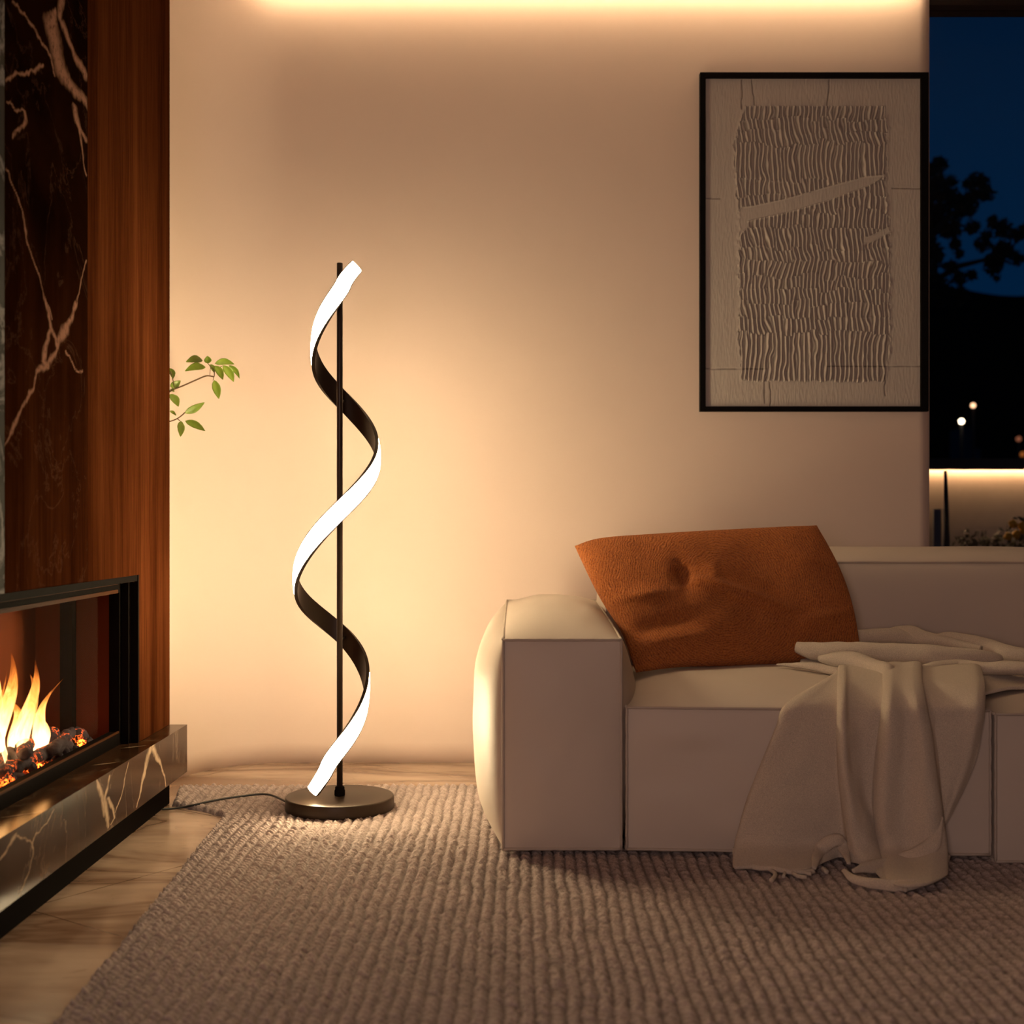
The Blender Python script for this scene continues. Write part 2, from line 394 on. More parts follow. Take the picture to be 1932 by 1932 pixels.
# hearth bench
hb = empty('hearth_bench', (XP+.03, 2.5, 0)); tag(hb, 'low brown veined marble hearth ledge on a dark plinth below the fireplace', 'hearth')
XH = -1.064; HY0 = .2
bm = bmesh.new(); add_box(bm, -1.195, XH-.0003, HY0, YE-.0002, .1013, .2518); slab = bm_obj('slab', bm, M_HEARTH, hb)
HVz = [[(1395,365,30),(1350,460,22),(1325,580,18),(1300,690,12),(1270,840,6),(1248,930,5)], [(1400,400,25),(1430,480,22),(1465,540,8),(1500,660,9),(1510,740,6)],
 [(880,680,8),(900,760,18),(940,860,30),(960,950,28),(985,1050,20),(985,1120,12)], [(1000,650,8),(985,750,12),(950,850,18)], [(990,850,16),(1030,950,12),(1040,1040,9),(1010,1100,6)],
 [(1170,520,4),(1150,620,4),(1130,750,5),(1090,870,5),(1050,980,5)], [(490,950,6),(430,1070,5),(330,1180,7),(300,1260,7),(295,1380,5),(250,1560,4),(190,1690,5)],
 [(140,1170,14),(110,1230,14),(70,1300,12),(10,1390,12)], [(150,1190,8),(230,1220,6),(295,1270,5)]]
HV = [[(x/4.83, 1330+y/4.83, w/4.83) for x, y, w in pl] for pl in HVz]
Y_, Z_ = np.meshgrid(np.linspace(HY0, YE, 1100), np.linspace(.101, .252, 70))
vf = vein_field(Y_+.006*vnoise(Y_*40, Z_*40, 5)+.003*vnoise(Y_*120, Z_*120, 6), Z_+.004*vnoise(Y_*60, Z_*60, 7), plane_pl(XH, HV))
grid_obj('front_face', np.stack([np.full(Y_.shape, XH), Y_, Z_], -1), M_HEARTH, slab, {'vein': vf})
# long streaks across the top
def streak(p, q, w):
    a, b = atz(*p, .2525), atz(*q, .2525); d = (b-a).normalized().cross(Vector((0, 0, 1))); mid = (a+b)/2+d*.002
    return [a, mid+d*w, b, mid-d*w]
geos = []
for p_, q_, w_ in (((225,1412),(278,1406),.004), ((172,1444),(227,1437),.004), ((0,1543),(75,1532),.004)):
    v4 = streak(p_, q_, w_); geos.append(v4)
M_STREAK = simple('pale_vein', (.35, .25, .17), .1)
for v4 in geos: mesh_obj('pale_vein', v4, [(0, 1, 2, 3)], M_STREAK, slab)
box('plinth', -1.4, XP, HY0, YE-.002, 0.0, .1015, M_BLACK, hb); adopt(hb)

# fireplace insert
fp = empty('fireplace_insert', (XP, 2.6, .252)); tag(fp, 'black framed built-in linear fireplace with burning fire behind glass', 'fireplace')
FY0 = .5; XF = -1.164
bm = bmesh.new()
add_box(bm, XF, XP-.001, FY0, OY1, OZ1-.018, OZ1-.0005)
add_box(bm, XP-.022, XP+.001, OY1-.012, OY1, OZ0, OZ1)
add_box(bm, XF, XP-.022, OY1-.03, OY1-.0005, OZ0, OZ1-.018); add_box(bm, XF-.03, XF, FY0, OY1-.0005, .252, .290); add_box(bm, XF-.03, XF, FY0, OY1-.0005, OZ1-.050, OZ1-.018)
add_box(bm, XF-.03, XF, OY1-.045, OY1-.001, .29, OZ1-.05)
bm_obj('frame', bm, M_BLACK, fp)
bm = bmesh.new(); add_box(bm, XF-.002, XF+.004, FY0, OY1-.07, OZ1-.050, OZ1-.040); add_box(bm, XF+.01, XF+.013, FY0, OY1-.1, OZ1-.024, OZ1-.0185)
add_box(bm, XF, XP, OY1-.05, OY1-.045, OZ1-.0195, OZ1-.0185)
add_box(bm, XF-.004, XF+.001, FY0, OY1-.05, .2875, .2925); add_box(bm, XP-.0235, XP-.0215, OY1-.0125, OY1-.0115, OZ0, OZ1-.01)
bm_obj('bronze_trim', bm, M_BRONZE, fp)
M_BOX = simple('firebox_steel', (.12, .028, .008), .5, 0, spec=.05)
bm = bmesh.new(); XB = -1.42
add_box(bm, XB-.01, XB, FY0, OY1, .255, .72); add_box(bm, XB, XF-.03, OY1-.012, OY1-.001, .255, .72)
add_box(bm, XB, XF-.03, FY0, OY1, .255, .262); add_box(bm, XB, XF-.03, FY0, OY1, .715, .725)
bm_obj('firebox', bm, M_BOX, fp)
bm = bmesh.new(); add_box(bm, -1.335, -1.30, OY1-.05, OY1-.013, .262, .715); bm_obj('corner_post', bm, M_BLACK, fp)
box('glass_pane', XF-.018, XF-.014, FY0, OY1-.045, .29, OZ1-.05, M_FGLASS, fp); adopt(fp)

# charred logs, embers and flames
def coalmat(name, glow, dens):
    m = Mat(name); v = m.coord(); n1 = m.noise(v, 34, 5, .65); n2 = m.noise(v, 11, 2)
    g = m.math('MULTIPLY', m.ramp(m.math('ABSOLUTE', m.math('SUBTRACT', n1, .5)), [(0, 1.0), (dens, 0)]), m.ramp(n2, [(.48, 0), (.62, 1)]))
    m.set(m.mix(n1, (.006, .004, .005), (.055, .035, .045)), .85, spec=.2); m.b.inputs['Emission Color'].default_value = (1, .12, .012, 1)
    m.l(m.math('MULTIPLY', g, glow), m.b.inputs['Emission Strength']); m.bump(m.noise(v, 90, 4, .7), .9, .006); return m.m
M_LOG = coalmat('charred_wood', 4, .022); M_COAL = coalmat('glowing_coals', 16, .05)
def lump(c, r, s, sub=2):
    bm = bmesh.new(); bmesh.ops.create_icosphere(bm, subdivisions=sub, radius=1)
    for vv in bm.verts:
        k = 1+.35*noise.noise(vv.co*1.7+Vector((s, s*.7, 0)))
        vv.co = Vector((vv.co.x*r[0]*k, vv.co.y*r[1]*k, vv.co.z*r[2]*k))+c
    V = [v_.co.copy() for v_ in bm.verts]; Fc = [tuple(x.index for x in f.verts) for f in bm.faces]; bm.free(); return V, Fc
geos = []
for i in range(300):
    y = random.uniform(1.9, 3.74); x = random.uniform(-1.36, -1.215); 
    geos.append(lump(Vector((x, y, .274+random.random()*.014)), (random.uniform(.008, .02), random.uniform(.01, .024), random.uniform(.007, .016)), i))
V, Fc = multi(geos); tag(mesh_obj('ember_bed', V, Fc, M_COAL), 'bed of small glowing orange embers along the firebox floor', 'embers', kind='stuff')
logs = [((-1.31, 3.66, .303), (-1.28, 3.10, .308), .022, 'charred log lying along the back of the fire'),
        ((-1.222, 3.52, .300), (-1.245, 3.10, .298), .019, 'charred log along the front edge, nearer its right end'),
        ((-1.215, 3.20, .330), (-1.35, 3.56, .322), .018, 'charred log lying slantwise across two others in the fire'),
        ((-1.225, 3.04, .300), (-1.25, 2.60, .300), .021, 'charred log in front, cut by the left photo edge'),
        ((-1.205, 3.36, .312), (-1.235, 3.60, .322), .013, 'short thin charred stick resting on the front log, tilted'),
        ((-1.235, 2.92, .326), (-1.30, 3.22, .333), .016, 'charred log leaning back from the front log into the flames')]
for i, (a, b, r, lab) in enumerate(logs):
    a, b = Vector(a), Vector(b); n = 22
    pts = [a.lerp(b, k/(n-1))+Vector((.004*math.sin(k*1.3+i), 0, .003*math.sin(k*2.1+i*2))) for k in range(n)]
    rad = [r*(1+.18*math.sin(k*1.9+i))*(.55 if k in (0, n-1) else 1) for k in range(n)]
    V, Fc = tube_geo(pts, rad, 14)
    V = [v_+Vector(noise.noise_vector(v_*45))*.005 for v_ in V]
    tag(mesh_obj('charred_log', V, Fc, M_LOG), lab, 'log', 'charred logs in the fireplace')
V, Fc = lump(Vector((-1.235, 3.655, .300)), (.024, .040, .024), 91); tag(mesh_obj('coal_lump', V, Fc, M_LOG), 'large grey charred coal standing at the right end of the ember bed', 'coal')
m = Mat('flame'); at_ = m.n('Attribute', attribute_name='t'); lw = m.n('LayerWeight'); lw.inputs[0].default_value = .35
v = m.coord((1, 1, .35)); nn = m.noise(v, 38, 4, .6, .8)
tt = m.math('ADD', at_.outputs['Fac'], m.math('MULTIPLY', m.math('SUBTRACT', nn, .5), .55))
colr = m.ramp(tt, [(0, (1, .62, .27)), (.35, (1, .50, .16)), (.7, (1, .30, .045)), (1, (.9, .13, .012))])
stg = m.ramp(tt, [(0, 1.0), (.4, .55), (.8, .15), (1, .06)])
em = m.n('Emission'); m.l(colr, em.inputs[0]); m.l(m.math('MULTIPLY', stg, 9), em.inputs[1])
tr = m.n('BsdfTransparent'); mx = m.n('MixShader')
al = m.math('MULTIPLY', m.ramp(lw.outputs['Facing'], [(.3, .85), (.9, 0)]), m.ramp(tt, [(.0, .9), (.6, .8), (1, .0)]))
m.l(al, mx.inputs[0]); m.l(tr.outputs[0], mx.inputs[1]); m.l(em.outputs[0], mx.inputs[2]); m.l(mx.outputs[0], m.out.inputs[0]); M_FLAME = m.m
V, Fc, T = [], [], []
def tongue(base, h, r, lean, ph):
    n, seg = 20, 14; o = len(V)
    for i in range(n):
        t = i/(n-1); rr = r*(math.sin(PI*min(1, t*.9+.12))**.8)*(1-t)**.55+.0008
        c = Vector(base)+Vector((.3*lean*t*t*h+.02*t*math.sin(5*t+ph*2), lean*t**1.5*h+.03*t*math.sin(4.5*t+ph), h*t))
        tw = t*1.5+ph
        for k in range(seg):
            th = 2*PI*k/seg; dx, dy = math.cos(th)*rr*.55, math.sin(th)*rr*(1+.25*math.sin(3*th+6*t+ph))
            V.append(c+Vector((dx*math.cos(tw*.4)-dy*math.sin(tw*.4)*.3, dy, 0))); T.append(t)
    for i in range(n-1):
        for k in range(seg): Fc.append((o+i*seg+k, o+i*seg+(k+1) % seg, o+(i+1)*seg+(k+1) % seg, o+(i+1)*seg+k))
for (y, hh, rr, ln) in [(3.46,.11,.020,-.2),(3.42,.15,.028,.5),(3.37,.13,.03,-.1),(3.36,.20,.030,.35),(3.30,.18,.032,.1),(3.28,.27,.030,-.15),(3.24,.23,.034,.25),(3.20,.15,.03,-.4),
        (3.17,.20,.034,.15),(3.12,.25,.03,-.2),(3.08,.16,.034,.1),(3.02,.21,.034,.2),(2.96,.17,.03,-.2),(2.9,.24,.034,.1),(2.8,.2,.03,0),(2.7,.24,.03,.2),(2.58,.18,.03,-.1)]:
    tongue((random.uniform(-1.31, -1.25), y, .290), hh*1.30, rr*1.75, ln, random.random()*6)
fo = mesh_obj('fire', V, Fc, M_FLAME); a_ = fo.data.attributes.new('t', 'FLOAT', 'POINT'); a_.data.foreach_set('value', T)
tag(fo, 'yellow and orange flames rising over the logs in the fireplace', 'fire', kind='stuff')

# ---------------------------------------------------------------- window and the night outside
wn = S(box('window_1', 1.533, 3.6, 5.0, 5.12, 2.885, 3.02, M_WIN), 'floor to ceiling window onto the night garden')
box('window_frame', 1.533, 3.6, 5.0, 5.12, 0, .05, M_WIN, wn)['kind'] = 'structure'
box('window_frame', 3.54, 3.6, 5.0, 5.12, .05, 2.885, M_WIN, wn)['kind'] = 'structure'
box('window_pane', 1.533, 3.54, 5.05, 5.062, .05, 2.885, M_GLASS, wn)['kind'] = 'structure'
S(box('ground_outside', -10, 60, 5.13, 90, -.35, -.05, M_TERR))
gw = empty('garden_wall', (3.2, 9, 0)); tag(gw, 'low garden wall lit by a warm strip under its dark coping', 'garden wall')
box('wall_body', 1.6, 8.0, 9.0, 9.2, -.05, 1.30, M_GWALL, gw); box('coping', 1.6, 8.0, 8.84, 9.25, 1.285, 1.33, M_CAP, gw)
box('coping_lip', 1.6, 8.0, 8.84, 8.855, 1.255, 1.2849, M_CAP, gw)
M_GLED = emitter('garden_led', (1.0, .58, .28), 150); box('light_strip', 1.6, 8.0, 8.968, 8.978, 1.277, 1.2845, M_GLED, gw); adopt(gw)
rp = empty('railing_post', (2.5, 7.5, -.05)); tag(rp, 'slim dark post standing before the lit garden wall', 'post')
c = at(1787, 985, 7.6)
V, Fc = tube_geo([(c.x, 7.6, -.05), (c.x, 7.6, .8), (c.x-.01, 7.6, 1.2)], [.022, .018, .010], 8); mesh_obj('shaft', V, Fc, M_CAP, rp); adopt(rp)
for i, (px, wd) in enumerate(((1764, .010), (1771, .012), (1781, .006))):
    c = at(px, 985, 8.0); o = box('fence_bar', c.x-wd, c.x+wd, 7.99, 8.01, -.05, .98, M_GREYPOST)
    tag(o, ['slim grey garden upright nearest the beige wall edge', 'widest of three grey garden uprights beside the beige wall edge', 'thinnest grey garden upright, beside the dark post'][i], 'fence bar', 'grey uprights outside')
# shrubs with yellow flowers
def leafcloud(blobs, size, per, seedv):
    r = random.Random(seedv); V, Fc = [], []
    for (c, rad) in blobs:
        for _ in range(int(per*(rad/.3)**2)+20):
            d = Vector((r.gauss(0, 1), r.gauss(0, 1), r.gauss(0, 1))).normalized()*rad*r.random()**.4
            a = Vector((r.gauss(0, 1), r.gauss(0, 1), r.gauss(0, 1))).normalized(); b = a.orthogonal().normalized()
            s = size*r.uniform(.6, 1.3); p_ = c+d; o = len(V)
            V += [p_-a*s, p_+b*s*.5, p_+a*s, p_-b*s*.5]; Fc.append((o, o+1, o+2, o+3))
    return V, Fc
for i, (px, py, rad, lab) in enumerate(((1838, 1035, .13, 'dark low shrub before the lit garden wall'), (1925, 1015, .15, 'dark garden shrub with yellow flowers at the photo edge'))):
    r_ = empty('garden_shrub', at(px, 1200, 8.2)); tag(r_, lab, 'shrub')
    blobs = [(at(px+dx*.8, py+dy, 8.2+dz), rad*s) for dx, dy, dz, s in ((0, 0, 0, 1), (-25, 15, .1, .8), (25, 12, -.1, .8), (0, 60, 0, 1.2), (0, 130, 0, 1.1))]
    V, Fc = leafcloud(blobs, .03, 260, i); mesh_obj('foliage', V, Fc, M_SHRUB, r_, False)
    tube('stem', [at(px, py+10, 8.2), (at(px, py, 8.2).x, 8.2, -.05)], .012, M_BARK, r_)
    if i == 1:
        for fx, fy in ((1911, 988), (1928, 992), (1918, 1008), (1932, 1000), (1902, 1012)):
            V, Fc = lump(at(fx, fy, 8.0), (.026, .026, .026), fx); mesh_obj('flower', V, Fc, M_YEL, r_)
    adopt(r_)
# street lamps with round globes, a distant tower
for px, py, D, col_, st, rr, lab in ((1836, 765, 30, (1, .55, .30), 2.6, .055, 'far street lamp with a small amber globe, the higher of two'), (1814, 795, 28, (1, .80, .55), 8, .055, 'far street lamp with a bright white globe, the lower of two')):
    p_ = at(px, py, D); r_ = empty('street_lamp', (p_.x, D, -.05)); tag(r_, lab, 'street lamp')
    V, Fc = lump(p_, (rr, rr, rr), 0, 3); mesh_obj('globe', [p_+(v_-p_).normalized()*rr for v_ in V], Fc, emitter('street_globe', col_, st), r_)
    tube('pole', [(p_.x, D, -.05), (p_.x, D, p_.z-rr)], .04, M_CAP, r_); adopt(r_)
p_ = at(1830, 860, 36)
tw = simple('blue_grey_render', (.045, .06, .075), .9); em_ = tw.node_tree.nodes['Principled BSDF']
r_ = empty('small_building', (p_.x, 36, -.05)); tag(r_, 'pale stepped building far off below the street lamps', 'building')
box('tower', at(1815, 0, 36).x, at(1832, 0, 36).x, 36, 37, -.05, at(0, 808, 36).z, tw, r_); box('annex', at(1832, 0, 36).x, at(1850, 0, 36).x, 36, 37, -.05, at(0, 846, 36).z, tw, r_); adopt(r_)
for px, py, rr, c_, lab in ((1922, 828, .10, (.9, .30, .15), 'faint reddish town light on the dark hillside'), (1929, 857, .10, (1, .28, .05), 'orange town light low on the hillside at the photo edge')):
    p_ = at(px, py, 50); r_ = empty('town_light', (p_.x, 50, -.05)); tag(r_, lab, 'light')
    V, Fc = lump(p_, (rr, rr, rr), 3); mesh_obj('bulb', V, Fc, emitter('town_glow', c_, .25), r_); tube('pole', [(p_.x, 50, -.05), (p_.x, 50, p_.z-rr*.5)], .05, M_CAP, r_); adopt(r_)
# hill
xs = np.linspace(-10, 110, 90); ys = np.linspace(70, 150, 40); X_, Yy = np.meshgrid(xs, ys)
base = 6+9.2*np.exp(-((Yy-105)/22)**2); ridge = 1+.10*np.sin(X_/9+1.2)+.05*np.sin(X_/3.7)+.0*X_
Zh = base*ridge*(105/85)*1.13; Zh[0] = -.3; Zh[:, 0] = -.3; Zh[:, -1] = -.3
o = grid_obj('hills', np.stack([X_, Yy, Zh], -1), M_HILL); S(o, 'dark wooded hill against the blue night sky')
# garden tree
tb = [(230,1000,45),(310,1100,30),(230,1150,60),(300,1230,80),(460,1130,70),(520,1180,45),(400,1250,60),(200,1350,70),(300,1380,70),(430,1380,40),(620,1390,50),(560,1350,32),(700,1430,40),
      (500,1480,45),(620,1530,60),(560,1600,60),(700,1570,40),(330,1480,30),(350,1540,24),(300,1620,36),(200,1700,50),(350,1690,42),(430,1670,26),(250,1780,70),(350,1800,55),(580,1690,10),(215,1540,34),(520,1430,30),(745,1400,34),(150,1100,90),(120,1300,120),(130,1550,110),(130,1750,100)]
tr_ = empty('garden_tree', (at(1700, 0, 14).x, 14, -.05)); tag(tr_, 'dark leafy tree outside the window beside the picture', 'tree')
blobs = [(at(1700+x/3.22, y/3.22, 14+random.uniform(-.4, .4)), rad/3.22*14/F*1.15) for x, y, rad in tb]
V, Fc = leafcloud(blobs, .045, 1100, 5); mesh_obj('foliage', V, Fc, M_TREE, tr_, False)
geos = [tube_geo([at(1700, 1160, 14), at(1702, 800, 14), at(1715, 560, 14), at(1740, 440, 14)], [.16, .13, .10, .06], 10)]
for a, b in (((1715, 560), (1900, 480)), ((1730, 480), (1850, 370)), ((1740, 440), (1780, 320)), ((1715, 560), (1800, 560))):
    geos.append(tube_geo([at(*a, 14), (at(*a, 14)+at(*b, 14))/2+Vector((0, 0, .1)), at(*b, 14)], [.05, .035, .012], 6))
V, Fc = multi(geos); mesh_obj('trunk', V, Fc, M_BARK, tr_); adopt(tr_)

# ---------------------------------------------------------------- rug
RX1, RY0, RY1 = 2.35, 1.35, 4.393
nx, ny = 960, 760
xs = np.linspace(-1.16, RX1, nx); ys = np.linspace(RY0, RY1, ny); X_, Yy = np.meshgrid(xs, ys)
xl = np.interp(Yy, [1.35, 2.296, 3.93, 3.968, 4.049, 4.126, 4.393], [-.781, -.822, -.893, -.905, -.985, -1.095, -1.143])+.004*vnoise(Yy*60, Yy*0, 8)
wx = X_+.005*vnoise(X_*9, Yy*9, 11)+.0022*vnoise(X_*45, Yy*45, 14); wy = Yy+.004*vnoise(X_*40, Yy*30, 15)
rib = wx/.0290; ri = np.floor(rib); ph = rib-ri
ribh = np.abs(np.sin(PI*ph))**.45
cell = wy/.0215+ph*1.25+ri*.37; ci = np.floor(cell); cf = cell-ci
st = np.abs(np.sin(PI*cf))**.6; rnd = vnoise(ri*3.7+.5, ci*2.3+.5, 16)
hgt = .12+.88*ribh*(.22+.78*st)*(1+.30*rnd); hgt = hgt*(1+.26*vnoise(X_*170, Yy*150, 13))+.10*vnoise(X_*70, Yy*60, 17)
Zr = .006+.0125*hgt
out = (X_ < xl) | (X_ > RX1-.004) | (Yy < RY0+.004) | (Yy > RY1-.006+.003*vnoise(X_*50, X_*0, 9))
Zr[out] = .0
inn = ~out; k4 = inn[:-1, :-1] | inn[1:, :-1] | inn[:-1, 1:] | inn[1:, 1:]
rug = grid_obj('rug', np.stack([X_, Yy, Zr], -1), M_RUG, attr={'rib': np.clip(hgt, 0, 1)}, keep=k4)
tag(rug, 'large taupe ribbed woven rug under the sofa and floor lamp', 'rug')

# ---------------------------------------------------------------- sofa
def prof(u, a=2.6, b=.75): return (1-np.abs(u)**a)**b
def pillowbox(name, C, bul, mat, parent, n=26, seed=0, wr=.0):
    """C: 8 corners [x][y][z] ; bul: bulge for -x,+x,-y,+y,-z,+z"""
    C = np.array(C, float); geos = []
    ctr = C.reshape(-1, 3).mean(0)
    u = np.sin(np.linspace(-PI/2, PI/2, n)); A, B = np.meshgrid(u, u)
    for ax in range(3):
        for s in (0, 1):
            b = bul[ax*2+s]; T = [None]*3
            T[ax] = np.full(A.shape, float(s)); oth = [i for i in range(3) if i != ax]
            T[oth[0]] = (A+1)/2; T[oth[1]] = (B+1)/2
            P = 0
            for i in (0, 1):
                for j in (0, 1):
                    for k in (0, 1):
                        wgt = (T[0] if i else 1-T[0])*(T[1] if j else 1-T[1])*(T[2] if k else 1-T[2])
                        P = P+wgt[..., None]*C[i][j][k]
            nrm = np.zeros(3); nrm[ax] = 1 if s else -1
            bb = prof(A)*prof(B) if b < .08 else prof(A, 3.2, .62)*prof(B, 4.0, .62)
            P = P+nrm*(b*bb+wr*vnoise(A*3+seed, B*3+ax*7+s, seed+3)*prof(A, 4, 1)*prof(B, 4, 1))[..., None]
            idx = np.arange(n*n).reshape(n, n); q = np.stack([idx[:-1, :-1], idx[:-1, 1:], idx[1:, 1:], idx[1:, :-1]], -1).reshape(-1, 4)
            geos.append(([Vector(p) for p in P.reshape(-1, 3)], [tuple(r_) for r_ in q.tolist()]))
    V, Fc = multi(geos); bm = bmesh.new(); vs = [bm.verts.new(v_) for v_ in V]
    for f in Fc: bm.faces.new([vs[i] for i in f])
    bmesh.ops.remove_doubles(bm, verts=bm.verts, dist=1e-4); bmesh.ops.recalc_face_normals(bm, faces=bm.faces)
    for ed in bm.edges:
        if len(ed.link_faces) == 2 and ed.calc_face_angle(0) > .45: ed.smooth = False
    o = bm_obj(name, bm, mat, parent, True)
    # piping along the seams
    g = []; E = []
    for j in (0, 1):
        for k in (0, 1): E.append((C[0][j][k], C[1][j][k]))
    for i in (0, 1):
        for k in (0, 1): E.append((C[i][0][k], C[i][1][k]))
        for j in (0, 1): E.append((C[i][j][0], C[i][j][1]))
    for a, b in E:
        a, b = Vector(a), Vector(b); d = ((a+b)/2-Vector(ctr)); ln = (b-a).length; t = (b-a).normalized(); d = (d-t*d.dot(t)).normalized()
        pts = [a.lerp(b, q/30)+d*(.0015+.0012*math.sin(q*1.7+seed)*math.sin(q*.6)) for q in range(31)]
        g.append(tube_geo(pts, .0042, 6))
    V, Fc = multi(g); mesh_obj('piping', V, Fc, M_PIPE, o)
    return o
def corners(x0, x1, y0, y1, z0, z1, y0r=None, z1b=None):
    """y0r: front plane at the right end, z1b: top at the back"""
    y0r = y0 if y0r is None else y0r; z1b = z1 if z1b is None else z1b
    return [[[(x0, y0, z0), (x0, y0, z1)], [(x0, y1, z0), (x0, y1, z1b)]], [[(x1, y0r, z0), (x1, y0r, z1)], [(x1, y1, z0), (x1, y1, z1b)]]]
sofa = empty('sofa', (1.2, 4.0, .015)); tag(sofa, 'low taupe modular sofa with plump block cushions beside the beige wall', 'sofa')
pillowbox('armrest', corners(-.043, .270, 3.46, 4.60, .032, .586, z1b=.622), (.094, .078, .020, .03, .0, .052), M_SOFA, sofa, 44, 1, .003)
pillowbox('seat_cushion', corners(.286, 1.228, 3.46, 4.45, .032, .407, y0r=3.40), (.0, .0, .016, .0, .0, .064), M_SOFA, sofa, 44, 2, .006)
pillowbox('seat_cushion', corners(1.238, 2.28, 3.385, 4.45, .018, .400, y0r=3.385), (.0, .0, .012, .0, .0, .052), M_SOFA, sofa, 40, 3, .004)
pillowbox('armrest', corners(2.30, 2.61, 3.40, 4.60, .02, .586, z1b=.622), (.05, .09, .012, .03, .0, .045), M_SOFA, sofa, 20, 4, .003)
pillowbox('backrest', corners(.285, 2.29, 4.26, 4.60, .30, .767, z1b=.775), (.02, .0, .045, .02, .0, .045), M_SOFA, sofa, 40, 5, .003)
bm = bmesh.new(); add_box(bm, .03, 2.5, 3.56, 4.5, .016, .06); bm_obj('base', bm, M_BLACK, sofa); adopt(sofa)

# ---------------------------------------------------------------- pillow
def tri(v, c, w_): return np.exp(-((v-c)/w_)**2)
n = 150
u = np.linspace(0, 1, n); v = np.linspace(0, 1, 100); U, W = np.meshgrid(u, v)   # v: 0 bottom, 1 top
top = crom([tuple(at(1084, 1030, 4.14)), tuple(at(1135, 1017, 4.14)), tuple(at(1250, 1009, 4.16)), tuple(at(1390, 1000, 4.16)), tuple(at(1541, 991, 4.15))], U[0]*4)
bot = crom([tuple(at(1199, 1269, 3.84)), tuple(at(1290, 1258, 3.88)), tuple(at(1400, 1256, 3.92)), tuple(at(1520, 1250, 3.95)), tuple(at(1625, 1246, 3.98))], U[0]*4)
P = bot[None]*(1-W[..., None])+top[None]*W[..., None]
eb = lambda a: np.sin(PI*a)
side = eb(W)
P[..., 0] += .030*eb(W)*U**6-.0*U+ .0
P[..., 0] += -.018*np.exp(-((W-.30)/.20)**2)*(1-U)**8*-1
prf = (4*U*(1-U))**.42*(4*W*(1-W))**.42
D = .075*prf
px = CX+P[..., 0]*F/P[..., 1]; py = CY-(P[..., 2]-H)*F/P[..., 1]
def bumpseg(x0, y0, x1, y1, wd, amp, asym=0):
    dx, dy = x1-x0, y1-y0; L = dx*dx+dy*dy; t = np.clip(((px-x0)*dx+(py-y0)*dy)/L, 0, 1)
    qx, qy = px-x0-t*dx, py-y0-t*dy; s = (qx*dy-qy*dx)/math.sqrt(L); d = np.hypot(qx, qy)
    return amp*np.exp(-(d/wd)**2)*(1-.7*np.abs(2*t-1)**3)*(1+asym*np.tanh(s/wd*2))
R = bumpseg(1278, 1085, 1290, 1122, 15, -.040)+bumpseg(1296, 1116, 1490, 1172, 15, .026, .9)+bumpseg(1395, 1030, 1490, 1165, 55, -.017)
R += bumpseg(1330, 1085, 1352, 1108, 14, .012)+bumpseg(1150, 1150, 1262, 1142, 16, .014, .8)+bumpseg(1195, 1200, 1310, 1180, 14, -.020)+bumpseg(1200, 1232, 1340, 1216, 16, .012, .7)
R += bumpseg(1500, 1195, 1610, 1168, 16, .014, .6)+bumpseg(1210, 1045, 1330, 1040, 40, .010)+bumpseg(1560, 1050, 1598, 1120, 12, .008)+bumpseg(1480, 1060, 1590, 1085, 16, .007, .5)
R += .004*vnoise(px/38., py/38., 21)*prf
nrm = np.array([0, -math.cos(.55), math.sin(.55)*.9]); 
front = P+nrm*(D+.85*R*prf)[..., None]; back = P-nrm*(D*.75)[..., None]
allP = np.concatenate([front, back[:, ::-1]], 1); allP = np.concatenate([allP, allP[:, :1]], 1)
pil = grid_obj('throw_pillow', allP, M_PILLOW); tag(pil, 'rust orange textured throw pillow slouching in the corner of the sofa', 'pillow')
bm = bmesh.new(); bm.from_mesh(pil.data); bmesh.ops.remove_doubles(bm, verts=bm.verts, dist=2e-4); bmesh.ops.recalc_face_normals(bm, faces=bm.faces); bm.to_mesh(pil.data); bm.free()
pil.data.polygons.foreach_set('use_smooth', [True]*len(pil.data.polygons))

# ---------------------------------------------------------------- blanket
YF = 3.425
def ground(px, py, Y, z=.03):
    p_ = at(px, py, Y)
    return p_ if p_.z > z else atz(px, py, z)
rowsY = [1262, 1290, 1330, 1370, 1430, 1490, 1545, 1590, 1622]
